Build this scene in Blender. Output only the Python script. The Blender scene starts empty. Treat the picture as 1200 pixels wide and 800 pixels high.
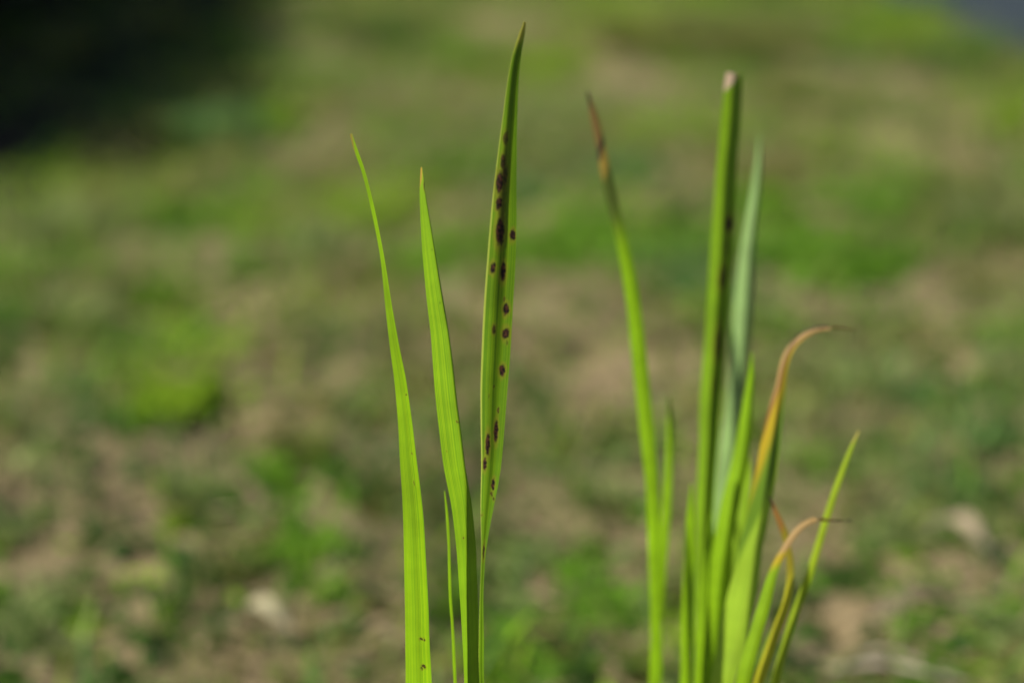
import bpy, math, random
import numpy as np
from mathutils import Vector, Matrix

random.seed(7)
rng = np.random.default_rng(11)
R = math.radians
scene = bpy.context.scene
col = scene.collection

# ------------------------------------------------------------------ camera
CAM_H = 0.45
PITCH = R(20.0)
FOC, SENS = 50.0, 36.0
FPX = FOC / SENS * 1200.0           # focal length in photograph pixels
cam_d = bpy.data.cameras.new('camera')
cam = bpy.data.objects.new('camera', cam_d)
col.objects.link(cam)
cam.location = (0, 0, CAM_H)
cam.rotation_euler = (R(90) - PITCH, 0, 0)
cam_d.lens = FOC
cam_d.sensor_width = SENS
cam_d.clip_start = 0.01
cam_d.clip_end = 2000
cam_d.dof.use_dof = True
cam_d.dof.focus_distance = 0.45
cam_d.dof.aperture_fstop = 3.0
scene.camera = cam

# ------------------------------------------------------------------ sky, sun, exposure
SUN_EL = R(47.0)
SUN_AZ = R(-113.0)                    # from +Y (view direction) towards -X (left)
sdir = Vector((math.sin(SUN_AZ) * math.cos(SUN_EL), math.cos(SUN_AZ) * math.cos(SUN_EL), math.sin(SUN_EL)))
world = bpy.data.worlds.new('World')
scene.world = world
world.use_nodes = True
wn = world.node_tree.nodes
sky = wn.new('ShaderNodeTexSky')
sky.sky_type = 'NISHITA'
sky.sun_disc = False
sky.sun_elevation = SUN_EL
sky.sun_rotation = SUN_AZ
world.node_tree.links.new(sky.outputs[0], wn['Background'].inputs[0])
wn['Background'].inputs[1].default_value = 0.06
sun_d = bpy.data.lights.new('sun', 'SUN')
sun_d.energy = 4.0
sun_d.angle = R(0.53)
sun_d.color = (1.0, 0.95, 0.86)
sun = bpy.data.objects.new('sun', sun_d)
col.objects.link(sun)
sun.rotation_euler = sdir.to_track_quat('Z', 'Y').to_euler()
vs = scene.view_settings
vs.view_transform = 'Standard'
vs.look = 'None'
vs.exposure = 0.95
vs.gamma = 1.0

# ------------------------------------------------------------------ helpers
def tag(o, label=None, cat=None, group=None, kind=None):
    if label: o['label'] = label
    if cat: o['category'] = cat
    if group: o['group'] = group
    if kind: o['kind'] = kind
    return o

CP, SP = math.cos(PITCH), math.sin(PITCH)
def ray(px, py):
    a = (px - 600.0) / FPX
    b = (400.0 - py) / FPX
    return Vector((a, CP + b * SP, -SP + b * CP))      # per unit of axial depth
def ground_at(px, py, z=0.0):
    d = ray(px, py)
    t = (z - CAM_H) / d.z
    return Vector((d.x * t, d.y * t, z))
def px_per_m(p):
    return FPX / (p[1] * CP + (CAM_H - p[2]) * SP)

def mesh_np(name, verts, faces, mat, parent=None, colors=None, smooth=False):
    verts = np.asarray(verts, dtype=np.float32)
    faces = np.asarray(faces, dtype=np.int32)
    me = bpy.data.meshes.new(name)
    n, k = faces.shape
    me.vertices.add(len(verts)); me.vertices.foreach_set('co', verts.ravel())
    me.loops.add(n * k); me.loops.foreach_set('vertex_index', faces.ravel())
    me.polygons.add(n)
    me.polygons.foreach_set('loop_start', np.arange(0, n * k, k, dtype=np.int32))
    me.polygons.foreach_set('loop_total', np.full(n, k, dtype=np.int32))
    if smooth:
        me.polygons.foreach_set('use_smooth', np.ones(n, dtype=bool))
    me.update(calc_edges=True)
    if colors is not None:
        at = me.attributes.new('tint', 'FLOAT_COLOR', 'POINT')
        c = np.ones((len(verts), 4), dtype=np.float32); c[:, :3] = colors
        at.data.foreach_set('color', c.ravel())
    if mat: me.materials.append(mat)
    o = bpy.data.objects.new(name, me)
    col.objects.link(o)
    if parent: o.parent = parent
    return o

def empty(name, loc):
    o = bpy.data.objects.new(name, None)
    o.empty_display_size = 0.02
    o.location = loc
    col.objects.link(o)
    return o

def vnoise(x, y, seed=0):
    xi = np.floor(x).astype(np.int64); yi = np.floor(y).astype(np.int64)
    fx = x - xi; fy = y - yi
    fx = fx * fx * (3 - 2 * fx); fy = fy * fy * (3 - 2 * fy)
    def h(a, b):
        v = np.sin(a * 127.1 + b * 311.7 + seed * 74.7) * 43758.5453
        return v - np.floor(v)
    return (h(xi, yi) * (1 - fx) + h(xi + 1, yi) * fx) * (1 - fy) + (h(xi, yi + 1) * (1 - fx) + h(xi + 1, yi + 1) * fx) * fy
def fbm(x, y, seed=0, oct=4):
    s = 0; a = 0.5
    for i in range(oct):
        s = s + a * vnoise(x * 2 ** i, y * 2 ** i, seed + i * 13); a *= 0.5
    return s / (1 - 0.5 ** oct)

# ------------------------------------------------------------------ materials
class NT:
    def __init__(self, name):
        self.m = bpy.data.materials.new(name); self.m.use_nodes = True
        self.t = self.m.node_tree; self.t.nodes.clear()
        self.out = self.n('ShaderNodeOutputMaterial')
    def n(self, t, **kw):
        nd = self.t.nodes.new(t)
        for k, v in kw.items(): setattr(nd, k, v)
        return nd
    def l(self, a, b): self.t.links.new(a, b)
    def val(self, sock, v):
        if isinstance(v, bpy.types.NodeSocket): self.l(v, sock)
        else: sock.default_value = v
    def math(self, op, a, b=0.0, c=0.0, clamp=False):
        nd = self.n('ShaderNodeMath', operation=op, use_clamp=clamp)
        self.val(nd.inputs[0], a); self.val(nd.inputs[1], b); self.val(nd.inputs[2], c)
        return nd.outputs[0]
    def mix(self, f, a, b, blend='MIX'):
        nd = self.n('ShaderNodeMix', data_type='RGBA', blend_type=blend)
        self.val(nd.inputs[0], f)
        for s, v in ((6, a), (7, b)):
            if isinstance(v, bpy.types.NodeSocket): self.l(v, nd.inputs[s])
            else: nd.inputs[s].default_value = (*v, 1)
        return nd.outputs[2]
    def mapr(self, v, a, b, c=0.0, d=1.0, smooth=True):
        nd = self.n('ShaderNodeMapRange', clamp=True)
        if smooth: nd.interpolation_type = 'SMOOTHSTEP'
        self.val(nd.inputs[0], v)
        for i, q in enumerate((a, b, c, d)): self.val(nd.inputs[1 + i], q)
        return nd.outputs[0]
    def noise(self, vec, scale, detail=3.0, rough=0.5):
        nd = self.n('ShaderNodeTexNoise')
        nd.inputs['Scale'].default_value = scale; nd.inputs['Detail'].default_value = detail
        nd.inputs['Roughness'].default_value = rough
        if vec is not None: self.l(vec, nd.inputs['Vector'])
        return nd
    def leafy(self, color, trans_col, trans=0.4, rough=0.45, bump=None, spec=0.4):
        p = self.n('ShaderNodeBsdfPrincipled')
        p.inputs['Roughness'].default_value = rough
        p.inputs['Specular IOR Level'].default_value = spec
        t = self.n('ShaderNodeBsdfTranslucent')
        self.l(color, p.inputs['Base Color']); self.l(trans_col, t.inputs['Color'])
        if bump is not None:
            self.l(bump, p.inputs['Normal'])
        mx = self.n('ShaderNodeMixShader')
        self.val(mx.inputs[0], trans)
        self.l(p.outputs[0], mx.inputs[1]); self.l(t.outputs[0], mx.inputs[2])
        self.l(mx.outputs[0], self.out.inputs[0])

def tint_material(name, trans=0.38, rough=0.6, spec=0.12):
    m = NT(name)
    at = m.n('ShaderNodeAttribute', attribute_name='tint')
    oi = m.n('ShaderNodeObjectInfo')
    geo = m.n('ShaderNodeNewGeometry')
    ns = m.noise(geo.outputs['Position'], 90.0, 2.0)
    v = m.math('ADD', m.math('MULTIPLY', ns.outputs[0], 0.5), 0.75)
    hs = m.n('ShaderNodeHueSaturation')
    m.l(at.outputs['Color'], hs.inputs['Color']); m.l(v, hs.inputs['Value'])
    tc = m.mix(1.0, hs.outputs[0], (1.25, 1.35, 0.6), 'MULTIPLY')
    m.leafy(hs.outputs[0], tc, trans, rough, spec=spec)
    return m.m

def soil_material():
    m = NT('soil')
    geo = m.n('ShaderNodeNewGeometry')
    P = geo.outputs['Position']
    n1 = m.noise(P, 6.0, 5.0, 0.6); n2 = m.noise(P, 45.0, 4.0, 0.6); n3 = m.noise(P, 260.0, 3.0, 0.6)
    c = m.mix(m.mapr(n1.outputs[0], 0.35, 0.65), (0.118, 0.090, 0.046), (0.195, 0.150, 0.080))
    c = m.mix(m.mapr(n2.outputs[0], 0.40, 0.70), c, (0.24, 0.19, 0.102))
    c = m.mix(m.math('MULTIPLY', m.mapr(n3.outputs[0], 0.5, 0.75), 0.6), c, (0.06, 0.04, 0.026))
    p = m.n('ShaderNodeBsdfPrincipled')
    p.inputs['Roughness'].default_value = 0.95; p.inputs['Specular IOR Level'].default_value = 0.1
    m.l(c, p.inputs['Base Color'])
    b = m.n('ShaderNodeBump'); b.inputs['Strength'].default_value = 0.8; b.inputs['Distance'].default_value = 0.006
    m.l(m.math('ADD', n2.outputs[0], m.math('MULTIPLY', n3.outputs[0], 0.4)), b.inputs['Height'])
    m.l(b.outputs[0], p.inputs['Normal'])
    m.l(p.outputs[0], m.out.inputs[0])
    return m.m

def plain_material(name, c1, c2, scale=30.0, rough=0.85, spec=0.2, bump=0.4):
    m = NT(name)
    geo = m.n('ShaderNodeTexCoord')
    n1 = m.noise(geo.outputs['Object'], scale, 5.0, 0.6)
    c = m.mix(m.mapr(n1.outputs[0], 0.3, 0.7), c1, c2)
    p = m.n('ShaderNodeBsdfPrincipled')
    p.inputs['Roughness'].default_value = rough; p.inputs['Specular IOR Level'].default_value = spec
    m.l(c, p.inputs['Base Color'])
    b = m.n('ShaderNodeBump'); b.inputs['Strength'].default_value = bump; b.inputs['Distance'].default_value = 0.003
    m.l(n1.outputs[0], b.inputs['Height']); m.l(b.outputs[0], p.inputs['Normal'])
    m.l(p.outputs[0], m.out.inputs[0])
    return m.m

M_SOIL = soil_material()
M_WEED = tint_material('weed_leaf')
M_DRY = tint_material('dry_straw', trans=0.12, rough=0.7, spec=0.2)
M_HEDGE = tint_material('hedge_leaf', trans=0.2, rough=0.35)
M_BARK = plain_material('bark', (0.05, 0.035, 0.025), (0.12, 0.09, 0.065), 60)
M_PATH = plain_material('asphalt', (0.016, 0.023, 0.027), (0.028, 0.038, 0.044), 140, 0.8, 0.2)
M_SHADE_SOIL = plain_material('shade_soil', (0.008, 0.0075, 0.007), (0.020, 0.017, 0.014), 40, 0.95, 0.03, 0.8)  # hedge shade painted into the soil: near-black colour deepens the cast shadow

# sword leaf: UV "metric" is metres across / metres along, "unit" is -1..1 / 0..1
def sword_material(name, base, deep, spots=(), tip=None, tip_len=0.0, edge=None, dry=None, specks=0.5, trans=0.30, dry_side=-0.008, seed=0.0, vein=0.35):
    m = NT(name)
    uvm = m.n('ShaderNodeUVMap', uv_map='metric').outputs[0]
    uvu = m.n('ShaderNodeUVMap', uv_map='unit').outputs[0]
    sm = m.n('ShaderNodeSeparateXYZ'); m.l(uvm, sm.inputs[0])
    su = m.n('ShaderNodeSeparateXYZ'); m.l(uvu, su.inputs[0])
    U, V = su.outputs[0], su.outputs[1]
    mp = m.n('ShaderNodeMapping'); m.l(uvu, mp.inputs[0]); mp.inputs['Scale'].default_value = (5.5, 1.1, 1); mp.inputs['Location'].default_value = (seed, seed * 1.7, 0)
    vn = m.noise(mp.outputs[0], 2.2, 3.0, 0.55)
    mp2 = m.n('ShaderNodeMapping'); m.l(uvu, mp2.inputs[0]); mp2.inputs['Scale'].default_value = (13.0, 0.9, 1); mp2.inputs['Location'].default_value = (seed * 3, 0, 0)
    vf = m.noise(mp2.outputs[0], 2.0, 2.0, 0.5)
    vmix = m.math('ADD', m.math('MULTIPLY', vn.outputs[0], 0.45), m.math('MULTIPLY', vf.outputs[0], 0.55))
    c = m.mix(m.mapr(vmix, 0.5 - 0.10, 0.5 + 0.12), deep, base)
    # large uneven tone along the leaf
    mp3 = m.n('ShaderNodeMapping'); m.l(uvm, mp3.inputs[0]); mp3.inputs['Location'].default_value = (seed, seed, 0)
    big = m.noise(mp3.outputs[0], 45.0, 4.0, 0.6)
    hs = m.n('ShaderNodeHueSaturation'); m.l(c, hs.inputs['Color'])
    m.l(m.mapr(big.outputs[0], 0.25, 0.75, 0.82, 1.16), hs.inputs['Value'])
    c = hs.outputs[0]
    if edge:                                             # sunlit rim painted as a pale left margin
        e = m.mapr(m.math('MULTIPLY', U, -1.0), edge[1], edge[1] + 0.05)
        c = m.mix(e, c, edge[0])
    if dry:                                              # list of (v0, v1, colour): colour fades in between v0 and v1 towards the tip
        wob = m.math('MULTIPLY', m.math('SUBTRACT', big.outputs[0], 0.5), 0.04)
        side = m.math('MULTIPLY', U, dry_side)
        vv = m.math('ADD', m.math('ADD', V, wob), side)
        for v0, v1, cc in dry:
            c = m.mix(m.mapr(vv, v0, v1), c, cc)
    dark = None
    tnode = m.n('ShaderNodeHueSaturation'); tnode.inputs['Value'].default_value = 1.0
    if spots:
        nz = m.n('ShaderNodeTexNoise'); nz.inputs['Scale'].default_value = 900.0; nz.inputs['Detail'].default_value = 3.0
        m.l(uvm, nz.inputs['Vector'])
        nzc = m.n('ShaderNodeSeparateXYZ'); m.l(nz.outputs['Color'], nzc.inputs[0])
        sx = m.math('ADD', sm.outputs[0], m.math('MULTIPLY', m.math('SUBTRACT', nzc.outputs[0], 0.5), 0.0010))
        sy = m.math('ADD', sm.outputs[1], m.math('MULTIPLY', m.math('SUBTRACT', nzc.outputs[1], 0.5), 0.0024))
        dark = None; halo = None
        for (x, y, rx, ry, k) in spots:
            dx = m.math('DIVIDE', m.math('SUBTRACT', sx, x), rx)
            dy = m.math('DIVIDE', m.math('SUBTRACT', sy, y), ry)
            r2 = m.math('ADD', m.math('MULTIPLY', dx, dx), m.math('MULTIPLY', dy, dy))
            f = m.mapr(r2, 1.35, 0.45, 0.0, k)
            g = m.mapr(r2, 4.0, 0.9, 0.0, 0.55 * k)
            dark = f if dark is None else m.math('MAXIMUM', dark, f)
            halo = g if halo is None else m.math('MAXIMUM', halo, g)
        c = m.mix(halo, c, (0.19, 0.17, 0.012))
        sc = m.mix(m.mapr(nz.outputs[0], 0.4, 0.65), (0.006, 0.003, 0.002), (0.060, 0.022, 0.009))
        c = m.mix(dark, c, sc)
    if specks:
        vo = m.n('ShaderNodeTexVoronoi'); vo.inputs['Scale'].default_value = 210.0
        mp4 = m.n('ShaderNodeMapping'); m.l(uvm, mp4.inputs[0]); mp4.inputs['Scale'].default_value = (1.0, 0.6, 1.0); mp4.inputs['Location'].default_value = (seed * 0.37, seed, 0)
        m.l(mp4.outputs[0], vo.inputs['Vector'])
        sc4 = m.n('ShaderNodeSeparateXYZ'); m.l(vo.outputs['Color'], sc4.inputs[0])
        on = m.math('GREATER_THAN', sc4.outputs[0], 0.80)
        sp = m.math('MULTIPLY', m.mapr(vo.outputs['Distance'], 0.075, 0.03), on)
        c = m.mix(m.math('MULTIPLY', sp, specks), c, (0.03, 0.035, 0.008))
    tc = m.mix(1.0, c, (1.45, 1.25, 0.55), 'MULTIPLY')
    b = m.n('ShaderNodeBump'); b.inputs['Strength'].default_value = vein; b.inputs['Distance'].default_value = 0.0004
    m.l(vmix, b.inputs['Height'])
    m.leafy(c, tc, trans, 0.5, b.outputs[0], spec=0.16)
    return m.m

# ------------------------------------------------------------------ the ground
def axis(core, n_core, far, n_far):
    a = np.linspace(core[0], core[1], n_core)
    g = np.geomspace(0.05, far, n_far)
    return np.concatenate([core[0] - g[::-1], a, core[1] + g])
gx = axis((-1.9, 1.9), 420, 300.0, 24); gy = axis((0.3, 4.6), 470, 300.0, 24)
# hollows between the clumps that lie in shadow, (x, y, r) in the photograph
HOLLOWS = [(250,487,30),(165,503,18),(20,607,34),(330,768,18),(690,412,26),(635,692,22),(970,722,26),(445,702,16),(1085,440,34),(780,190,26),(150,668,18),(1005,650,20),(840,640,24),(560,690,20),(60,790,26)]
HOL = []
for hx, hy, hr in HOLLOWS:
    hc = ground_at(hx, hy); HOL.append((hc.x, hc.y, hr / px_per_m(hc)))
def ground_z(x, y):
    dip = 0.0
    for hx, hy, hr in HOL:
        dip = dip + 1.7 * hr * np.exp(-(((x - hx) / hr) ** 2 + ((y - hy) / (hr * 1.1)) ** 2))
    return ground_base(x, y) - np.minimum(dip, 0.055)
def ground_base(x, y):
    near = np.clip(1.0 - (np.hypot(x, y - 2) - 3.5) / 4.0, 0, 1)
    return near * ((fbm(x * 3.1, y * 3.1, 3) - 0.5) * 0.05 + (fbm(x * 14, y * 14, 5, 3) - 0.5) * 0.018)
GX, GY = np.meshgrid(gx, gy)
# the beaten path and the hedge bed lie on flat ground
GZ = ground_z(GX, GY)
GZ = np.where(GX > 1.01, np.minimum(GZ, -0.012), GZ)
nx, ny = len(gx), len(gy)
idx = np.arange(nx * ny).reshape(ny, nx)
gf = np.stack([idx[:-1, :-1], idx[:-1, 1:], idx[1:, 1:], idx[1:, :-1]], -1).reshape(-1, 4)
ground = mesh_np('ground', np.stack([GX, GY, GZ], -1).reshape(-1, 3), gf, M_SOIL, smooth=True)
tag(ground, 'bare brown garden soil under weeds and dry litter', 'ground', kind='structure')

def gz(x, y):
    return float(ground_z(np.array([x]), np.array([y]))[0])

def strip(name, xs, ys, z, mat, jag, seed):
    V = []; F = []
    for j, y in enumerate(ys):
        for i, x in enumerate(xs):
            xx = x + (jag * (fbm(np.array([y * 4.0 + seed]), np.array([x]), seed)[0] - 0.5) if (i == 0 or i == len(xs) - 1) else 0)
            V.append((xx, y, z(xx, y)))
    n = len(xs)
    for j in range(len(ys) - 1):
        for i in range(n - 1):
            a = j * n + i
            F.append((a, a + 1, a + n + 1, a + n))
    return mesh_np(name, V, F, mat, smooth=True)
path = strip('path', np.linspace(1.05, 4.2, 12), np.linspace(0.4, 40, 120), lambda x, y: 0.004, M_PATH, 0.10, 3)
tag(path, 'blue grey asphalt path along the edge of the weedy strip', 'path', kind='structure')
bed = strip('hedge_shade_bed', np.linspace(-2.9, -0.64, 60), np.linspace(1.2, 7.0, 130),
            lambda x, y: gz(x, y) + 0.006, M_SHADE_SOIL, 0.34, 9)
tag(bed, 'soil coloured near black as the deep shade of the hedge', 'soil bed', kind='structure')

# ------------------------------------------------------------------ scattered leaves
def leaves_np(p, az, el, L, W, droop, tint):
    """one folded leaf of four triangles for every row"""
    n = len(p)
    d = np.stack([np.cos(el) * np.cos(az), np.cos(el) * np.sin(az), np.sin(el)], -1)
    el2 = el - droop
    d2 = np.stack([np.cos(el2) * np.cos(az), np.cos(el2) * np.sin(az), np.sin(el2)], -1)
    s = np.stack([-np.sin(az), np.cos(az), np.zeros(n)], -1)
    up = np.cross(d, s)
    up[up[:, 2] < 0] *= -1
    mid = p + d * (L * 0.5)[:, None]
    tip = mid + d2 * (L * 0.5)[:, None]
    l = mid + s * (W * 0.5)[:, None] + up * (W * 0.16)[:, None]
    r = mid - s * (W * 0.5)[:, None] + up * (W * 0.16)[:, None]
    V = np.stack([p, l, mid, r, tip], 1).reshape(-1, 3)
    o = (np.arange(n) * 5)[:, None, None]
    F = (np.array([[0, 2, 1], [0, 3, 2], [1, 2, 4], [2, 3, 4]])[None] + o).reshape(-1, 3)
    C = np.repeat(tint, 5, axis=0)
    return V, F, C

# colour families of low growth; the dark green also paints shadowed gaps
FAM = {
    'G': (0.105, 0.215, 0.014), 'Y': (0.180, 0.295, 0.014), 'T': (0.088, 0.170, 0.045),
    'O': (0.165, 0.170, 0.050), 'P': (0.175, 0.215, 0.070), 'N': (0.042, 0.092, 0.014),
}
# (x, y, rx, ry, family) in the photograph: where each weed clump stands on the ground
CLUMPS = [
 (40,172,20,20,'T'),(255,135,45,28,'T'),(330,128,24,24,'Y'),(160,215,40,18,'O'),(225,232,50,22,'G'),(305,245,35,18,'Y'),(75,252,40,20,'P'),
 (175,305,30,26,'G'),(205,338,26,18,'Y'),(75,350,42,26,'P'),(15,340,26,28,'G'),(205,438,46,30,'Y'),(180,468,26,20,'G'),(115,470,26,24,'T'),(55,508,26,22,'P'),
 (350,488,30,34,'O'),(310,520,24,16,'G'),(392,515,18,20,'T'),(215,560,26,20,'P'),(15,585,22,24,'T'),(358,612,38,20,'G'),(140,632,32,18,'N'),
 (35,672,40,34,'P'),(192,672,18,16,'Y'),(215,648,16,22,'T'),(158,772,18,20,'G'),(15,755,18,16,'T'),(70,715,22,20,'P'),
 (430,540,24,24,'N'),(425,440,24,22,'P'),(440,668,24,20,'O'),(600,648,26,18,'P'),(618,748,42,26,'G'),(650,770,20,18,'N'),
 (550,62,26,14,'G'),(455,38,34,14,'N'),(540,178,34,16,'G'),(645,280,60,24,'G'),(620,215,30,18,'T'),(440,225,46,18,'Y'),(440,300,24,18,'O'),
 (735,275,56,24,'G'),(735,190,40,16,'T'),(950,290,70,26,'G'),(1020,225,50,18,'G'),(985,425,42,22,'P'),(1090,440,46,20,'T'),(1168,490,30,24,'T'),
 (710,550,32,22,'P'),(700,668,34,22,'G'),(672,775,24,24,'N'),(720,480,24,18,'O'),(1070,595,44,24,'P'),(1110,540,34,20,'T'),(1150,590,26,18,'P'),
 (1180,712,34,30,'P'),(1090,758,30,14,'G'),(1000,640,30,18,'N'),(1125,55,34,14,'G'),(1180,135,26,26,'Y'),(1165,250,40,18,'P'),(1110,210,30,14,'O'),
 (880,45,50,12,'O'),(760,40,50,12,'O'),(660,60,30,12,'Y'),(900,200,40,16,'O'),(820,330,40,16,'T'),(1030,500,34,18,'P'),(770,660,26,18,'P'),
 (90,430,24,18,'O'),(270,640,30,20,'O'),(390,660,22,18,'G'),(100,770,26,16,'O'),(480,420,22,18,'O'),(370,260,36,16,'P'),(290,290,26,14,'G'),
 (560,275,40,16,'G'),(480,285,36,16,'G'),(850,285,40,18,'G'),(1040,290,40,14,'G'),(690,245,40,14,'G'),(880,235,40,14,'G'),(790,250,30,12,'N'),
 (12,22,26,16,'N'),(72,52,34,16,'O'),(188,20,34,12,'O'),(130,110,26,14,'N'),(62,150,16,16,'T'),(120,175,26,14,'O'),(200,150,26,14,'O'),(285,60,30,12,'N'),
 (1190,760,18,20,'G'),(880,740,30,20,'N'),(1010,770,24,14,'O'),(560,480,24,16,'P'),(1140,320,30,12,'O'),(1040,30,34,12,'Y'),(960,110,40,14,'O'),
]
# bare or littered places, (x, y, rx, ry)
BARE = [
 (335,35,30,20),(375,165,34,16),(20,228,26,12),(165,372,36,16),(290,345,40,18),(60,402,34,18),(20,445,30,30),(300,432,34,30),(390,355,26,18),(220,520,50,12),
 (130,572,60,20),(70,632,32,14),(145,705,36,26),(330,698,30,20),(250,722,36,14),(215,785,40,14),(300,785,30,14),(405,468,18,24),(385,728,20,20),(440,750,26,24),
 (600,532,26,18),(600,590,24,18),(560,110,80,16),(470,112,40,14),(660,345,40,18),(770,115,90,22),(690,100,40,14),(930,350,60,18),(1100,340,70,20),(1020,478,28,16),
 (720,395,34,16),(700,450,46,22),(960,570,40,16),(1120,650,46,26),(1050,720,70,20),(960,740,40,24),(740,795,40,14),(1050,110,60,16),(1060,165,60,14),(960,150,40,10),
 (1150,700,30,20),(820,560,30,20),(660,590,30,18),(520,350,30,14),(100,540,40,10),(30,560,20,10),
]
# smaller, taller weeds between the clumps named above
g_ = random.Random(5)
while len(CLUMPS) < 285:
    q = (g_.uniform(-40, 1240), 300 + 560 * g_.random() ** 0.8)
    if any(((q[0] - b[0]) / b[2]) ** 2 + ((q[1] - b[1]) / b[3]) ** 2 < 1.0 for b in BARE): continue
    r_ = g_.uniform(10, 23) * (0.7 + 0.5 * (q[1] - 300) / 500)
    CLUMPS.append((q[0], q[1], r_, r_ * g_.uniform(0.8, 1.4), g_.choice('GGPPOTNYO')))
def patch_field(x, y, rows):
    f = np.zeros_like(x)
    for r in rows:
        c = ground_at(r[0], r[1]); k = px_per_m(c)
        rx = r[2] / k; ry = r[3] / k / max(0.12, (CAM_H / math.hypot(c.y, CAM_H)))
        f = np.maximum(f, np.exp(-(((x - c.x) / rx) ** 2 + ((y - c.y) / ry) ** 2)))
    return f

def scatter_points(n):
    """random places over the strip in view and a step to every side of it"""
    y = rng.uniform(0.25, 5.6, n * 2)
    half = 0.55 + 0.42 * y
    x = rng.uniform(-1, 1, n * 2) * half.max()
    k = (np.abs(x) < half) & (x < 1.06 + 0.04 * np.sin(y * 9)) & (x > -1.3)
    return x[k][:n], y[k][:n]

# low ground cover: small leaves and short grass between the clumps
x, y = scatter_points(340000)
bare = patch_field(x, y, BARE)
hollow = np.zeros_like(x)
for hx, hy, hr in HOL: hollow = np.maximum(hollow, np.exp(-((x - hx) ** 2 + (y - hy) ** 2) / (hr * 1.1) ** 2))
grn = fbm(x * 5.2 + 4, y * 5.2, 21, 4)
dens = np.clip((grn - 0.30) * 5.0, 0.12, 1.0) * (1 - 0.80 * bare * np.clip(2.2 * fbm(x * 13, y * 13, 91, 3) - 0.35, 0, 1))
dens = np.maximum(dens, 0.95 * patch_field(x, y, [(c[0], c[1] + c[3] * 0.4, c[2] * 1.3, c[3] * 1.2) for c in CLUMPS]))
dens *= (1 - 0.80 * bare * np.clip(2.2 * fbm(x * 13, y * 13, 91, 3) - 0.35, 0, 1)) * (1 - 0.9 * hollow)
dens *= np.where(x < -0.68, 0.25, 1.0)
k = rng.uniform(0, 1, len(x)) < dens * 0.6
x, y, grn = x[k], y[k], grn[k]
n = len(x)
fam = np.array([FAM['G'], FAM['O'], FAM['P'], FAM['T'], FAM['Y'], FAM['N']])
near_f = np.full(n, -1); near_d = np.full(n, 9.0)
for (cx_, cy_, rx_, ry_, f_) in CLUMPS:
    c_ = ground_at(cx_, cy_ + ry_ * 0.55); r_ = 2.0 * rx_ / px_per_m(c_)
    d_ = np.hypot(x - c_.x, y - c_.y) / r_
    w_ = d_ < np.minimum(near_d, 1.0)
    near_f[w_] = 'GOPTYN'.index(f_); near_d[w_] = d_[w_]
sel = fbm(x * 3.7, y * 3.7 + 9, 33, 3)
pick = np.clip(((sel - 0.25) / 0.5 * 6).astype(int), 0, 5)
pick = np.where(rng.uniform(0, 1, n) < 0.35, rng.integers(0, 6, n), np.array([5, 1, 0, 2, 1, 4])[pick])
pick = np.where((near_f >= 0) & (rng.uniform(0, 1, n) < 0.75), near_f, pick)
tint = fam[pick] * np.where(rng.uniform(0, 1, (n, 1)) < 0.07, 1.7, rng.uniform(0.55, 1.3, (n, 1))) * rng.uniform(0.92, 1.08, (n, 3))
isgrass = rng.uniform(0, 1, n) < 0.25 + 0.5 * (fbm(x * 9, y * 9, 71, 2) > 0.5)
p = np.stack([x, y, ground_z(x, y) - 0.001 + rng.uniform(0, 0.006, n)], -1)
V, F, C = leaves_np(p, rng.uniform(0, 2 * np.pi, n), np.where(isgrass, rng.uniform(0.4, 1.3, n), rng.uniform(0.05, 0.7, n)),
                    np.where(isgrass, rng.uniform(0.02, 0.065, n), rng.uniform(0.012, 0.026, n)),
                    np.where(isgrass, rng.uniform(0.002, 0.004, n), rng.uniform(0.007, 0.014, n)),
                    rng.uniform(0.2, 0.9, n), tint)
tag(mesh_np('ground_cover', V, F, M_WEED, colors=C), 'low green ground cover of tiny leaves and short grass', 'ground cover', kind='stuff')

# dry litter: straw, dead grass and crumbs on the bare places
x, y = scatter_points(60000)
bare = patch_field(x, y, BARE)
k = rng.uniform(0, 1, len(x)) < (0.22 + 0.5 * bare) * np.where(x < -0.68, 0.25, 1.0)
x, y = x[k], y[k]; n = len(x)
tint = np.array([(0.28, 0.225, 0.118)]) * rng.uniform(0.45, 1.5, (n, 1)) * rng.uniform(0.9, 1.1, (n, 3))
p = np.stack([x, y, ground_z(x, y) + rng.uniform(0.001, 0.008, n)], -1)
V, F, C = leaves_np(p, rng.uniform(0, 2 * np.pi, n), rng.uniform(-0.1, 0.35, n), rng.uniform(0.008, 0.04, n), rng.uniform(0.001, 0.005, n), rng.uniform(0, 0.4, n), tint)
tag(mesh_np('dry_litter', V, F, M_DRY, colors=C), 'pale dry straw and dead grass littering the bare soil', 'litter', kind='stuff')

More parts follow.
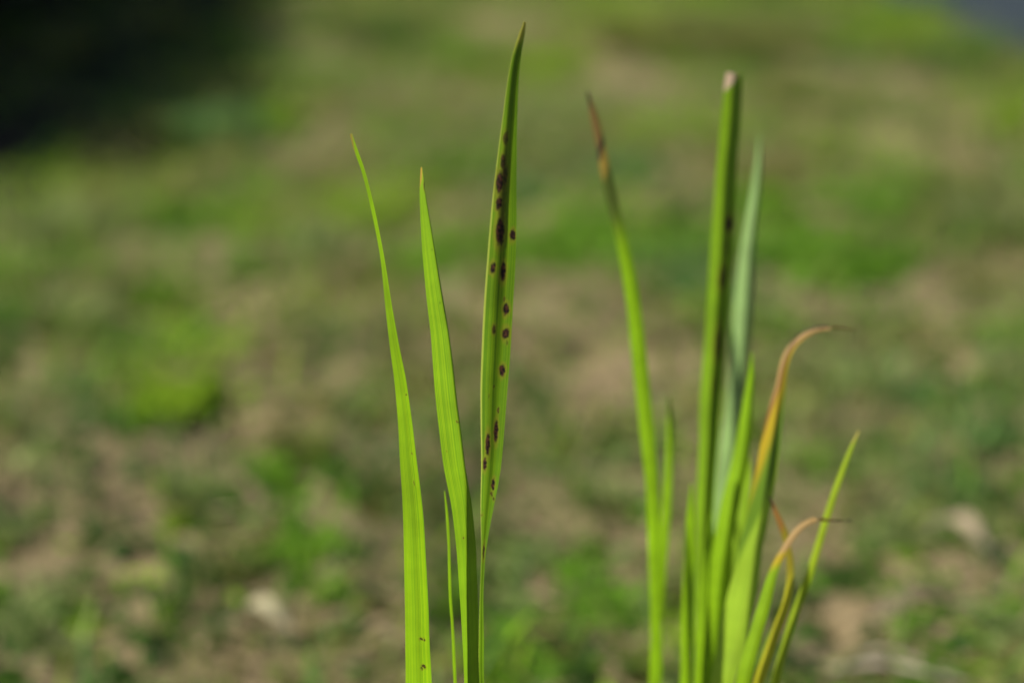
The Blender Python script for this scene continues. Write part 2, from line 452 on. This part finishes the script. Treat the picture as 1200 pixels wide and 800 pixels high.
# weed clumps, each a plant of its own
def clump_mesh(kind, fam, seed):
    g = np.random.default_rng(seed)
    if kind == 'grass':
        n = 240; r = np.sqrt(g.uniform(0, 1, n)) * 0.55; a = g.uniform(0, 6.28, n)
        p = np.stack([r * np.cos(a), r * np.sin(a), np.zeros(n)], -1)
        az = a + g.normal(0, 0.7, n); el = g.uniform(0.7, 1.45, n); L = g.uniform(0.5, 1.25, n); W = g.uniform(0.05, 0.1, n); dr = g.uniform(0.1, 1.0, n)
    else:
        n = 420; r = np.sqrt(g.uniform(0, 1, n)) * 0.9; a = g.uniform(0, 6.28, n)
        lob = 0.75 + 0.25 * np.sin(a * 2 + g.uniform(0, 6)) + 0.15 * np.sin(a * 5 + g.uniform(0, 6))
        r *= lob
        p = np.stack([r * np.cos(a), r * np.sin(a), np.maximum(0, (1 - r ** 2)) * g.uniform(0.05, 0.55, n)], -1)
        az = a + g.normal(0, 0.9, n); el = g.uniform(-0.1, 0.6, n); L = g.uniform(0.22, 0.5, n); W = L * g.uniform(0.5, 0.8, n); dr = g.uniform(0.2, 1.0, n)
    t = np.array([FAM[fam]]) * g.uniform(0.7, 1.3, (n, 1)) * g.uniform(0.92, 1.08, (n, 3))
    V, F, C = leaves_np(p, az, el, L, W, dr, t)
    o = mesh_np('weed_clump', V, F, M_WEED, colors=C)
    me = o.data
    bpy.data.objects.remove(o)
    return me
bank = {f: [clump_mesh('grass' if f == 'O' or (f in 'GP' and q == 0) else 'leaf', f, 100 + ord(f) * 3 + q) for q in range(3)] for f in FAM}
weeds = []
for i, (px, py, rx, ry, f) in enumerate(CLUMPS):
    c = ground_at(px, py + ry * 0.55, 0.015)
    kpm = px_per_m(c)
    o = bpy.data.objects.new('weed_clump', bank[f][i % 3])
    col.objects.link(o)
    s = (1.45 if i < 102 else 1.15) * rx / kpm
    hgt = min(1.3, max(0.45, (ry / rx) * 1.0)) * s
    o.location = (c.x, c.y, gz(c.x, c.y) - 0.002)
    o.rotation_euler = (0, 0, random.uniform(0, 6.28))
    o.scale = (s, s * 0.95, min(hgt * (1.0 if i < 102 else 1.25), 0.085))
    weeds.append((o, f, s))

KIND = {'G': 'fresh green weed clump', 'Y': 'bright yellow green weed clump', 'T': 'blue green weed clump', 'O': 'dull olive grass tuft', 'P': 'pale green weed clump', 'N': 'dark green weed clump'}
MARKS = [(ground_at(1120, 640), 'the tan dry leaf'), (ground_at(300, 730), 'the cream dry leaf'), (ground_at(1065, 715), 'the flat brown dry leaf'), (ground_at(1055, 775), 'the pale straw stalks'), (ground_at(128, 580), 'the thin dark twig')]
for o, f, s_ in weeds:
    x_, y_ = o.location.x, o.location.y
    size = 'broad ' if s_ > 0.062 else ('small ' if s_ < 0.026 else '')
    ds = sorted((math.hypot(m_[0].x - x_, m_[0].y - y_), m_[1]) for m_ in MARKS)
    others = sorted((math.hypot(q.location.x - x_, q.location.y - y_), KIND[g_]) for q, g_, _ in weeds if q is not o and g_ != f)
    if x_ < -0.6 and y_ > 1.7: where = 'at the edge of the black hedge shade'
    elif x_ > 0.88: where = 'near the grey path'
    elif ds[0][0] < 0.10: where = 'close to ' + ds[0][1]
    elif others[0][0] < 0.16: where = 'beside a ' + others[0][1]
    else: where = 'on open brown soil'
    tag(o, size + KIND[f] + ' ' + where, 'weed', KIND[f] + 's ' + where)

# ------------------------------------------------------------------ the sword-leaved plants
def catmull(P, n):
    P = np.asarray(P, float)
    d = np.r_[0, np.cumsum(np.maximum(1e-6, np.linalg.norm(np.diff(P[:, :3], axis=0), axis=1)))]
    t = np.linspace(0, d[-1], n)
    m = np.zeros_like(P)
    m[1:-1] = (P[2:] - P[:-2]) / (d[2:] - d[:-2])[:, None]
    m[0] = (P[1] - P[0]) / (d[1] - d[0]); m[-1] = (P[-1] - P[-2]) / (d[-1] - d[-2])
    i = np.clip(np.searchsorted(d, t, side='right') - 1, 0, len(d) - 2)
    h = (d[i + 1] - d[i]); s = ((t - d[i]) / h)[:, None]; h = h[:, None]
    return ((2 * s ** 3 - 3 * s ** 2 + 1) * P[i] + (s ** 3 - 2 * s ** 2 + s) * h * m[i] +
            (-2 * s ** 3 + 3 * s ** 2) * P[i + 1] + (s ** 3 - s ** 2) * h * m[i + 1])

def leaf_frame(rows, Y, lean, zref, root):
    """rows: (x, y, width, ridge) down the leaf from its tip, as seen in the photograph; the leaf stands
    in the upright plane Y + lean*(z - zref); root: the place in the soil where it grows"""
    out = []
    for (px, py, w, rg) in rows:
        d = ray(px, py)
        # point on the ray with y = Y + lean*(z - zref)
        t = (Y + lean * (CAM_H - zref)) / (d.y - lean * d.z)
        p = Vector((0, 0, CAM_H)) + d * t
        out.append((p.x, p.y, p.z, w * t / FPX, rg))
    out = np.array(out)
    last = out[-1]; tan = out[-1, :3] - out[-2, :3]; tan /= np.linalg.norm(tan)
    root = np.array(root)
    Lr = np.linalg.norm(root - last[:3])
    ext = []
    for s in (0.25, 0.5, 0.75, 1.0):
        h00 = 2*s**3-3*s**2+1; h10 = s**3-2*s**2+s; h01 = -2*s**3+3*s**2; h11 = s**3-s**2
        q = h00*last[:3] + h10*tan*Lr + h01*root + h11*np.array((0, 0, -1.0))*Lr
        ext.append((*q, last[3] * (1 + 0.15 * s), last[4] * (1 - s)))
    return np.vstack([out, ext])

def sword_leaf(name, parent, rows, Y, lean, zref, root, mat, slope=(0.25, 0.4), yaw=R(-22), thick=0.0, prof=None, label=None, n=110, nu=13):
    raw = leaf_frame(rows, Y, lean, zref, root)
    S = catmull(raw, n)
    S[:, 3] = np.maximum(S[:, 3], 0.00025)
    wob = np.arange(n) * 0.31 + rows[0][0]
    S[:, 3] *= 1 + 0.05 * (fbm(wob, wob * 0 + 3.3, 5, 3) - 0.5)
    S[:, 0] += 0.0006 * (fbm(wob * 0.5, wob * 0 + 7.1, 8, 2) - 0.5)
    T = np.gradient(S[:, :3], axis=0); T /= np.linalg.norm(T, axis=1)[:, None]
    arc = np.r_[0, np.cumsum(np.linalg.norm(np.diff(S[:, :3], axis=0), axis=1))]
    yaws = yaw if isinstance(yaw, tuple) else (yaw, yaw)   # how far the blade is turned to one side, at the tip and lower down
    ty_all = np.interp(arc / arc[-1], (0.0, 0.55), (math.tan(yaws[0]), math.tan(yaws[1])))
    org = np.array(parent.location)
    V = []; uvm = []; uvu = []
    for layer in ((0, 1) if thick else (0,)):
        for i in range(n):
            side = np.array((1.0, 0.0, 0.0))
            side = side - T[i] * side.dot(T[i])
            if np.linalg.norm(side) < 0.3: side = np.cross(T[i], np.array((0, 1.0, 0)))
            side /= np.linalg.norm(side)
            if side[0] * abs(T[i][2]) < 0: side = -side
            nor = np.cross(side, T[i]); nor /= np.linalg.norm(nor)
            if nor[1] > 0: nor = -nor
            hw = S[i, 3] / 2; ty = ty_all[i]; rg = min(0.93, max(-0.93, S[i, 4]))
            rc = min(0.93, max(-0.93, rg)); kk = nu // 2 + 1
            for uu in np.r_[np.linspace(-1, rc, kk), np.linspace(rc, 1, kk)[1:]]:
                dz = -(abs(uu - rg)) * hw * (slope[0] if uu < rg else slope[1])
                if prof: dz = hw * float(np.interp(uu, prof[0], prof[1]))
                dz += -uu * hw * ty
                if layer == 1:
                    e0, e1 = (prof[1][0], prof[1][-1]) if prof else (-(abs(-1 - rg)) * slope[0], -(abs(1 - rg)) * slope[1])
                    lin = np.interp(uu, (-1, 1), (e0 * hw, e1 * hw)) - uu * hw * ty
                    dz = min(dz, lin) - thick * (1 - uu * uu)
                V.append(S[i, :3] + side * uu * hw + nor * dz - org)
                uvm.append((uu * hw, arc[i])); uvu.append((uu, 1 - arc[i] / arc[-1]))
    F = []
    for layer in ((0, 1) if thick else (0,)):
        o = layer * n * nu
        for i in range(n - 1):
            for j in range(nu - 1):
                a = o + i * nu + j
                q = (a, a + 1, a + nu + 1, a + nu)
                F.append(q if layer == 0 else q[::-1])
    ob = mesh_np(name, V, F, mat, parent, smooth=True)
    me = ob.data
    li = np.empty(len(me.loops), dtype=np.int32); me.loops.foreach_get('vertex_index', li)
    for nm, arr in (('metric', uvm), ('unit', uvu)):
        uv = me.uv_layers.new(name=nm)
        uv.data.foreach_set('uv', np.asarray(arr, np.float32)[li].ravel())
    if label: ob['label'] = label
    ob_info[ob.name] = (S, arc)
    return ob
ob_info = {}

def edges(rows):
    """(y, left, right[, ridge]) -> (x, y, width, ridge)"""
    return [((r[1] + r[2]) / 2, r[0], r[2] - r[1], r[3] if len(r) > 3 else 0.2) for r in rows]

def dry_zones(rows, Y, lean, zref, root, zones, n=400):
    """zones: ((x, y) where the colour starts, (x, y) where it is full, colour), measured along the leaf"""
    S = catmull(leaf_frame(rows, Y, lean, zref, root), n)
    arc = np.r_[0, np.cumsum(np.linalg.norm(np.diff(S[:, :3], axis=0), axis=1))]
    rel = S[:, :3] - np.array((0, 0, CAM_H))
    dep = rel[:, 1] * CP - rel[:, 2] * SP
    q = np.stack([600 + FPX * rel[:, 0] / dep, 400 - FPX * (rel[:, 1] * SP + rel[:, 2] * CP) / dep], -1)
    at = lambda p: 1 - arc[int(np.argmin(np.hypot(q[:, 0] - p[0], q[:, 1] - p[1])))] / arc[-1]
    return [(at(a), max(at(b), at(a) + 0.002), c) for a, b, c in zones]

def spots_metric(rows, Y, lean, zref, root, spots, n=400):
    """turn spots given as photograph pixels (x, y, rx, ry, strength) into metres on the leaf"""
    S = catmull(leaf_frame(rows, Y, lean, zref, root), n)
    arc = np.r_[0, np.cumsum(np.linalg.norm(np.diff(S[:, :3], axis=0), axis=1))]
    rel = S[:, :3] - np.array((0, 0, CAM_H))
    dep = rel[:, 1] * CP - rel[:, 2] * SP
    py = 400 - FPX * (rel[:, 1] * SP + rel[:, 2] * CP) / dep
    px = 600 + FPX * rel[:, 0] / dep
    out = []
    for (x, y, rx, ry, k) in spots:
        i = int(np.argmin(np.abs(py - y)))
        s = dep[i] / FPX
        out.append(((x - px[i]) * s, arc[i], rx * s, ry * s, k))
    return out

LG = ((0.225, 0.370, 0.004), (0.122, 0.255, 0.003))        # light and deep tone of a leaf in its prime
# ---- the plant in focus
LY, LL, LZ = 0.415, 0.30, 0.30
iris1 = empty('iris_plant', (-0.018, 0.340, gz(-0.018, 0.34)))
tag(iris1, 'iris plant of four upright blades, one with dark brown leaf spots', 'plant')
z0 = gz(-0.018, 0.34) - 0.004
L1 = edges([(157,409.5,412.5),(172,413.5,418),(200,424,428.5),(250,436,440.5),(300,445.5,450.5),(350,451,459),(400,456.5,468),(450,462,477),(500,466,484),(550,468.3,490),(600,470.7,495.6),
            (650,472,499),(700,473.5,502),(750,474.5,504.3),(800,475.2,507)])
L1 = [(a, b, c, 0.30) for a, b, c, d in L1]
sword_leaf('leaf', iris1, L1, LY + 0.008, LL, LZ, (-0.034, 0.335, z0),
           sword_material('leaf_blade_tall', *LG, seed=1.3, spots=spots_metric(L1, LY + 0.008, LL, LZ, (-0.034, 0.335, z0), [(494, 747, 2.2, 1.3, .9), (498, 748, 1.4, 1.0, .8), (497, 780, 2.6, 2.0, .9), (494.5, 783, 1.2, 2.2, .8), (483, 530, .8, 1.6, .7), (485, 566, .7, 3.0, .5), (476, 463, 1.0, 1.2, .8)]), dry=[(0.988, 0.998, (0.22, 0.18, 0.03))]), prof=((-1, -0.1, 0.35, 1), (0, 0, -0.24, -0.02)), yaw=(R(-36), R(-30)), thick=0.0006)
L2 = edges([(196,492.6,494.4,.9),(205,492,496,.9),(225,491,498,.9),(250,492,502.5,.9),(275,493.2,507,.9),(300,495,511,.9),(350,499.6,519.5,.9),(400,505,528,.95),(450,509,534.5,1),(500,513.5,540,1),
            (540,518,544.5,1),(570,523.5,548.5,.85),(600,529,552.5,.5),(650,535,557,.1),(700,539,559,-.15),(750,542,560.5,-.35),(800,544,561,-.5)])
sword_leaf('leaf', iris1, L2, LY + 0.004, LL, LZ, (-0.014, 0.345, z0),
           sword_material('leaf_blade_folded', (0.190, 0.320, 0.005), (0.108, 0.228, 0.004), seed=4.1, trans=0.18, spots=spots_metric(L2, LY + 0.004, LL, LZ, (-0.014, 0.345, z0), [(537, 494, 2.2, 1.1, .8), (496.5, 217, .9, 5, .6), (543, 631, 1.0, 1.0, .7), (523, 530, .8, 1.5, .5)]), dry=[(0.985, 0.997, (0.30, 0.20, 0.03))]), slope=(0.15, 4.0), yaw=R(-30), thick=0.0008)
L3 = edges([(26,613.5,616.5,.9),(40,608,614.8,.85),(65,600,610,.7),(97,594,607.3,.55),(130,590,606.5,.30),(163,586,606.2,.25),(195,582,606,.25),(228,578,605.6,.25),(260,574.5,605.2,.3),(300,571.5,604.6,.35),
            (350,568,602.3,.4),(400,565.3,599.3,.45),(450,563.7,595.6,.5),(500,563,591,.55),(550,563,586,.6),(600,563.3,577.5,.7),(625,563.8,573,.7),(650,564,569.3,.6),(700,562,566.3,.3),(750,560.8,567,.2),(800,561,567,.2)])
SP3 = [(590,222,4.5,50,.4),(588,255,3.4,28,.45),(593,163,3.2,8,.75),(590,190,3.2,9,.9),(586,215,4.5,13,1),(592,205,3.6,12,.8),(585,238,4,9,1),(586,270,5.2,17,1),(588,284,2.6,6,.8),(601,274,3.6,6.5,1),(578,313,3.2,6.6,1),(590,320,3.4,11.5,1),(593.5,362,3.8,7.5,1),
       (579.5,388,2.2,6.2,.85),(593,391,4.2,7.2,1),(594.5,403,1.4,3,.55),(592,349,1.3,2.2,.6),(589,433,3.6,7,1),(579,455,1.0,2,.7),(584,482,1.4,3.2,.8),(581,506,2.6,13,1),(571,521,2.7,14,1),(567.5,543,2.2,8,1),(577.5,566,2.1,7,1),
       (576,579,1.4,2.6,.8),(578.5,585,1.3,2.5,.8),(567,645,1.3,9,.85),(565,604,1.0,1.6,.7),(573,465,.9,2,.4)]
R3 = (0.006, 0.335, z0)
m3 = sword_material('leaf_blade_spotted', (0.145, 0.250, 0.003), (0.070, 0.160, 0.002), trans=0.28, spots=spots_metric(L3, LY - 0.003, LL, LZ, R3, SP3), edge=((0.30, 0.36, 0.05), 0.86), seed=8.8, specks=0.4,
                    dry=[(0.975, 0.998, (0.33, 0.33, 0.05))])
sword_leaf('leaf', iris1, L3, LY - 0.003, LL, LZ, R3, m3, prof=((-1, -0.35, 0.3, 1), (-0.22, 0, -0.38, -0.30)), yaw=(R(24), R(-28)), thick=0.0006, label='leaf blade scattered with dark brown spots')
L4 = edges([(575,521.4,522.4),(600,522.5,525.6),(650,524.6,528),(700,527,530.4),(750,529,532.6),(800,530.6,534.6)])
sword_leaf('leaf', iris1, L4, LY - 0.008, LL, LZ, (-0.020, 0.335, z0), sword_material('leaf_blade_thin', *LG, seed=2.2), slope=(0.3, 0.3), label='thin young leaf blade')

# ---- the plant behind it, out of focus
RY, RL, RZ = 0.508, 0.30, 0.30
iris2 = empty('iris_plant', (0.072, 0.440, gz(0.072, 0.440)))
tag(iris2, 'fuller iris plant with a cut off leaf tip and withered curling brown leaves', 'plant')
z1 = gz(0.072, 0.440) - 0.004
BR = (0.16, 0.10, 0.03); YL = (0.34, 0.25, 0.012); BK = (0.028, 0.018, 0.014); OL = (0.06, 0.085, 0.012)
def curve(pts, rg=0.2): return [(a, b, c, rg) for a, b, c in pts]
def dz2(rows, dy, root, zones): return dry_zones(rows, RY + dy, RL, RZ, (0.072 + root[0], 0.440 + root[1], z1), zones)
def rl(rows, dy, root, mat, lean=RL, **kw):
    return sword_leaf('leaf', iris2, rows, RY + dy, lean, RZ, (0.072 + root[0], 0.440 + root[1], z1), mat, **kw)
Q1 = edges([(107,687.5,689.5),(140,692.5,702.5),(170,699,709.5),(200,703.5,716),(230,710,723.5),(260,717,731),(290,723.5,738),(320,728.5,744.4),(380,736.5,753.4),(440,743,760.5),(500,749,766),(575,757,772),(650,760.5,774.5),(725,762.5,775.5),(800,761,775)])
rl(Q1, 0.014, (-0.030, 0.0), sword_material('leaf_withered_tip', *LG, seed=3.3, dry=dz2(Q1, 0.014, (-0.030, 0.0), [((725, 300), (714, 235), OL), ((710, 215), (705, 195), (0.24, 0.17, 0.03)), ((703, 182), (702, 174), BK), ((702, 170), (700, 160), BR), ((693, 130), (690, 115), BK)])), yaw=(R(8), R(-28)), slope=(0.2,0.4), label='green leaf with a withered brown tip')
Q1b = edges([(464,783,784.5),(500,782,790),(575,778,787.5),(650,770,782),(725,764,776),(800,763,773)])
rl(Q1b, 0.026, (-0.026, 0.006), sword_material('leaf_short', *LG, seed=5.0))
Q2 = edges([(86,851.5,872,.2),(95,850,872,.2),(140,845,870,.15),(200,839.3,865.6,.2),(260,835,863,.25),(290,832.6,862,.25),(350,828.6,856.8,.2),(410,825,852,.15),(470,821,846.8,.15),(537,818.5,841,.15),(612,816,837,.1),(687,815,833,.1),(800,813,829,.1)])
rq2 = (0.072 - 0.008, 0.440, z1)
m = sword_material('leaf_cut', (0.175, 0.290, 0.006), (0.115, 0.225, 0.005), seed=6.1, trans=0.2, spots=spots_metric(Q2, RY + 0.014, RL, RZ, rq2, [(856, 261, 5, 9, 1), (847, 325, 4.5, 14, .85), (842, 402, 4.5, 20, .8), (838, 450, 3, 12, .5), (852, 290, 2.5, 10, .5)]),
                   dry=dz2(Q2, 0.014, (-0.008, 0.0), [((861, 98), (861, 93), (0.50, 0.37, 0.25))]))
rl(Q2, 0.014, (-0.008, 0.0), m, prof=((-1, -0.05, 0.35, 1), (-0.2, 0, -0.75, -0.85)), yaw=(R(16), R(-26)), thick=0.001, label='tall leaf cut straight off with a pale dry tip')
Q3 = edges([(158,890,891.5,.1),(200,884,895,.1),(260,874,889.6,.1),(290,869.3,888.3,.1),(350,862,886.8,.1),(410,856.5,882,.1),(470,852,874.6,.1),(537,843,868,.1),(650,832,855,.1),(800,821,840,.1)])
rl(Q3, 0.050, (0.0, 0.014), sword_material('leaf_pale', (0.20, 0.30, 0.10), (0.15, 0.25, 0.07), seed=7.4, trans=0.2), slope=(0.3, 2.6), yaw=R(-25), thick=0.001, label='pale leaf behind the cut leaf')
Q3b = edges([(413,880.5,882),(440,877,883.6),(470,871.6,882.6),(500,866,880.5),(537,859,877),(612,842,863),(687,831,852),(762,825,845),(800,823,842)])
rl(Q3b, -0.002, (0.002, -0.006), sword_material('leaf_mid', *LG, seed=9.2), slope=(0.2, 1.0), yaw=R(-30), thick=0.0006)
Q4 = edges([(525,876,877.4),(556,872,881),(594,866.5,878.5),(631,859,874),(700,846,862),(800,830,846)])
rl(Q4, 0.018, (0.006, 0.004), sword_material('leaf_side', (0.21, 0.33, 0.015), (0.15, 0.27, 0.010), seed=1.9))
Q5 = curve([(1003,387,1.2),(987,384.5,3),(966,384.5,5),(951,388,7),(937,396.5,8),(926,409.5,8.5),(920,425,9),(917,440,9.5),(915,455,11),(912,470,14),(907,500,18),(901,537,21),(895,575,22),(888,612,22),(879,650,25),(872,687,29),(863.5,725,30),(856,762,28),(847,800,24)])
rl(Q5, -0.020, (0.012, -0.004), sword_material('leaf_curled', (0.26, 0.385, 0.025), (0.19, 0.31, 0.015), seed=2.7, dry_side=-0.07,
   dry=dz2(Q5, -0.020, (0.012, -0.004), [((889, 625), (895, 585), (0.085, 0.16, 0.008)), ((901, 545), (911, 478), YL), ((915, 455), (918, 436), (0.20, 0.10, 0.03)), ((921, 420), (930, 404), (0.31, 0.205, 0.075)), ((972, 384), (988, 385), BK)])), slope=(0.2, 0.5), yaw=R(-38), thick=0.0005, n=160, label='broad leaf with a curled dry brown tip')
Q6 = curve([(999,610,1),(985,610,2.2),(971,609.5,4),(956,609,6),(941,616,6.5),(928,630,7),(919,644,7.5),(911,659,8.5),(905,675,10),(897,706,13),(886,744,14),(871.5,800,15)])
rl(Q6, -0.038, (0.018, -0.006), sword_material('leaf_small_curled', (0.20, 0.32, 0.006), (0.14, 0.26, 0.005), seed=3.9,
   dry=dz2(Q6, -0.038, (0.018, -0.006), [((906, 675), (914, 655), YL), ((915, 652), (922, 640), (0.31, 0.20, 0.075)), ((962, 609), (975, 610), BK)])), n=140, label='narrow leaf with a drooping dry tip turned black')
Q7 = curve([(900,581,1.5),(907.5,596,5),(915,612.5,7),(920.6,627.5,8),(924,644,7.5),(926.5,661,8),(925.5,687,8.5),(921,710,9.5),(913,732,10),(902,762,10.5),(889,800,11)])
rl(Q7, -0.031, (0.024, 0.0), sword_material('leaf_yellowed', (0.36, 0.32, 0.012), (0.24, 0.26, 0.010), seed=4.6, dry=dz2(Q7, -0.031, (0.024, 0.0), [((925, 690), (926, 660), (0.20, 0.17, 0.015)), ((921, 628), (916, 614), (0.24, 0.12, 0.03)), ((908, 597), (903, 586), BK)])), n=120, label='yellowing bent leaf with a brown tip')
Q7b = curve([(914,705,1.5),(907,730,6),(897,765,8),(885,800,9)])
rl(Q7b, 0.010, (0.02, 0.006), sword_material('leaf_young', (0.18, 0.27, 0.03), (0.12, 0.22, 0.02), seed=5.6))
Q8 = curve([(1007,504.5,1.5),(999,522.5,4.5),(986,556,6.5),(971,601,7.5),(956,650,8.2),(941,695,8.6),(928,732.5,8.8),(919,762.5,8.8),(909,800,8.8)])
rl(Q8, -0.026, (0.034, 0.004), sword_material('leaf_slanting', (0.24, 0.31, 0.010), (0.17, 0.25, 0.008), seed=6.9, dry=dz2(Q8, -0.026, (0.034, 0.004), [((1000, 520), (1005, 509), (0.32, 0.27, 0.06))])), label='thin leaf slanting away from the clump')
Q10 = edges([(600,832,833.5),(650,827,838),(720,823,838),(800,817,836)])
rl(Q10, 0.004, (-0.004, -0.004), sword_material('leaf_inner', *LG, seed=11.2))
Q11 = edges([(640,858,859.5),(700,846,857),(800,836,850)])
rl(Q11, 0.010, (0.008, -0.008), sword_material('leaf_outer', *LG, seed=12.9))
Q9 = edges([(566,809.5,811),(612,804,814),(687,800.6,813),(800,798,811)])
rl(Q9, -0.004, (-0.018, 0.0), sword_material('leaf_low', *LG, seed=7.9))

# ------------------------------------------------------------------ dry leaves and stalks on the ground
def dry_leaf(px, py, length, width, az, tint, label, group=None, lift=0.012):
    c = ground_at(px, py, 0.012)
    n, m_ = 9, 5
    V = []; F = []
    for i in range(n):
        t = i / (n - 1)
        w = width * (math.sin(math.pi * min(1, t * 0.93 + 0.05)) ** 0.7)
        for j in range(m_):
            u = j / (m_ - 1) * 2 - 1
            V.append(((t - 0.5) * length, u * w / 2, lift * math.sin(t * 2.6) + 0.25 * abs(u) ** 1.6 * w + 0.002 * math.sin(9 * t + 3 * u)))
    for i in range(n - 1):
        for j in range(m_ - 1):
            a = i * m_ + j
            F.append((a, a + 1, a + m_ + 1, a + m_))
    C = np.array([tint]) * rng.uniform(0.85, 1.1, (len(V), 1))
    root = empty('dry_leaf', (c.x, c.y, gz(c.x, c.y) + 0.012))
    root.rotation_euler = (0.1, 0, az)
    mesh_np('blade', V, F, M_DRY, root, colors=C, smooth=True)
    V2 = []; F2 = []
    for i in range(6):
        t = i / 5
        for q in range(5):
            a = q * 2 * math.pi / 5
            V2.append((-length * 0.5 - t * length * 0.3, 0.0007 * math.cos(a), 0.0007 * math.sin(a) - t * 0.004 + 0.001))
    for i in range(5):
        for q in range(5):
            F2.append((i * 5 + q, i * 5 + (q + 1) % 5, i * 5 + 5 + (q + 1) % 5, i * 5 + 5 + q))
    mesh_np('stem', V2, F2, M_DRY, root, colors=np.tile(np.array(tint) * 0.7, (len(V2), 1)))
    tag(root, label, 'dry leaf', group)
dry_leaf(1120, 640, 0.052, 0.015, R(-58), (0.27, 0.215, 0.14), 'tan dry leaf lying on bare soil beside pale weeds')
dry_leaf(305, 730, 0.050, 0.012, R(-28), (0.30, 0.27, 0.16), 'cream dry leaf curled over a dark gap in the soil', lift=0.02)
dry_leaf(1065, 715, 0.050, 0.012, R(15), (0.15, 0.12, 0.075), 'flat brown dry leaf lying near the dry stalks')

def dry_stalk(p0, p1, r, tint, label, group=None, bow=0.006):
    a = ground_at(*p0, 0.015); b = ground_at(*p1, 0.015)
    o = Vector((a.x, a.y, gz(a.x, a.y)))
    n, k = 14, 7
    V = []; F = []
    d = (b - a); s = Vector((-d.y, d.x, 0)).normalized()
    for i in range(n):
        t = i / (n - 1)
        c = a.lerp(b, t); c.z = gz(c.x, c.y) + r * 1.2 + bow * math.sin(math.pi * t) + 0.004
        c += s * bow * math.sin(5 * t)
        rr = r * (1 - 0.4 * t) * (1.35 if i in (4, 9) else 1)
        for q in range(k):
            an = q * 2 * math.pi / k
            V.append(c + s * math.cos(an) * rr + Vector((0, 0, math.sin(an) * rr)) - o)
    for i in range(n - 1):
        for q in range(k):
            F.append((i * k + q, i * k + (q + 1) % k, i * k + k + (q + 1) % k, i * k + k + q))
    F += [] 
    ob = mesh_np('dry_stalk', V, F, M_DRY, colors=np.tile(tint, (len(V), 1)) * rng.uniform(0.8, 1.1, (len(V), 1)), smooth=True)
    ob.location = o
    tag(ob, label, 'stalk', group)
dry_stalk((975, 768), (1140, 786), 0.0020, (0.36, 0.30, 0.22), 'thick pale straw stalk lying flat on the soil')
dry_stalk((990, 756), (1110, 764), 0.0015, (0.28, 0.24, 0.18), 'slender pale straw stalk beside the thick stalk')
dry_stalk((90, 560), (165, 600), 0.0016, (0.10, 0.07, 0.045), 'thin dark brown twig across bare soil')
dry_stalk((20, 735), (75, 760), 0.0016, (0.22, 0.16, 0.12), 'short reddish dry stalk among pale weeds')

# ------------------------------------------------------------------ hedge shrubs that shade the bed
def shrub(x, y, rad, hgt, base, seed, label):
    g = np.random.default_rng(seed)
    root = empty('hedge_shrub', (x, y, gz(x, y)))
    tag(root, label, 'shrub', 'hedge shrubs')
    n = 9000
    d = g.normal(size=(n, 3)); d /= np.linalg.norm(d, axis=1)[:, None]
    lump = 1 + 0.16 * np.sin(d[:, 0] * 5 + seed) * np.cos(d[:, 2] * 6) + 0.12 * np.sin(d[:, 1] * 9 + d[:, 2] * 4)
    r = (0.35 + 0.65 * g.uniform(0, 1, n) ** 0.35) * lump
    p = d * r[:, None] * np.array([rad, rad * 1.05, (hgt - base) / 2]) + np.array([0, 0, (hgt + base) / 2])
    p = p[p[:, 2] > 0.02]; n = len(p)
    tint = np.array([(0.040, 0.075, 0.020)]) * g.uniform(0.6, 1.3, (n, 1))
    V, F, C = leaves_np(p, g.uniform(0, 6.28, n), g.uniform(-0.6, 0.9, n), g.uniform(0.035, 0.07, n), g.uniform(0.018, 0.032, n), g.uniform(0.1, 0.7, n), tint)
    mesh_np('crown', V, F, M_HEDGE, root, colors=C)
    # trunk with forking limbs, one mesh
    V = []; F = []
    def limb(a, b, r0, r1):
        a = np.array(a); b = np.array(b); ax = (b - a) / np.linalg.norm(b - a)
        s = np.cross(ax, (0.3, 0.9, 0.2)); s /= np.linalg.norm(s); t = np.cross(ax, s)
        o = len(V)
        for i in range(5):
            f = i / 4; c = a + (b - a) * f + s * 0.02 * math.sin(3 * f); rr = r0 + (r1 - r0) * f
            for q in range(7):
                an = q * 2 * math.pi / 7
                V.append(c + (s * math.cos(an) + t * math.sin(an)) * rr)
        for i in range(4):
            for q in range(7):
                F.append((o + i * 7 + q, o + i * 7 + (q + 1) % 7, o + i * 7 + 7 + (q + 1) % 7, o + i * 7 + 7 + q))
    limb((0, 0, -0.02), (0.02, 0, hgt * 0.4), 0.03, 0.02)
    for q in range(7):
        an = q * 0.9 + seed
        limb((0.02, 0, hgt * (0.2 + 0.03 * q)), (math.cos(an) * rad * 0.7, math.sin(an) * rad * 0.7, hgt * (0.45 + 0.06 * q)), 0.014, 0.004)
    mesh_np('trunk', V, F, M_BARK, root, smooth=True)
for i, yy in enumerate((2.15, 2.9, 3.65, 4.4, 5.15, 5.9)):
    shrub(-1.66 + 0.04 * math.sin(i * 2.3), yy, 0.56, 1.02 + 0.10 * math.cos(i * 1.7), 0.10, 40 + i, 'dark evergreen shrub of the hedge over soil darkened as shade')

scene.render.engine = 'CYCLES'
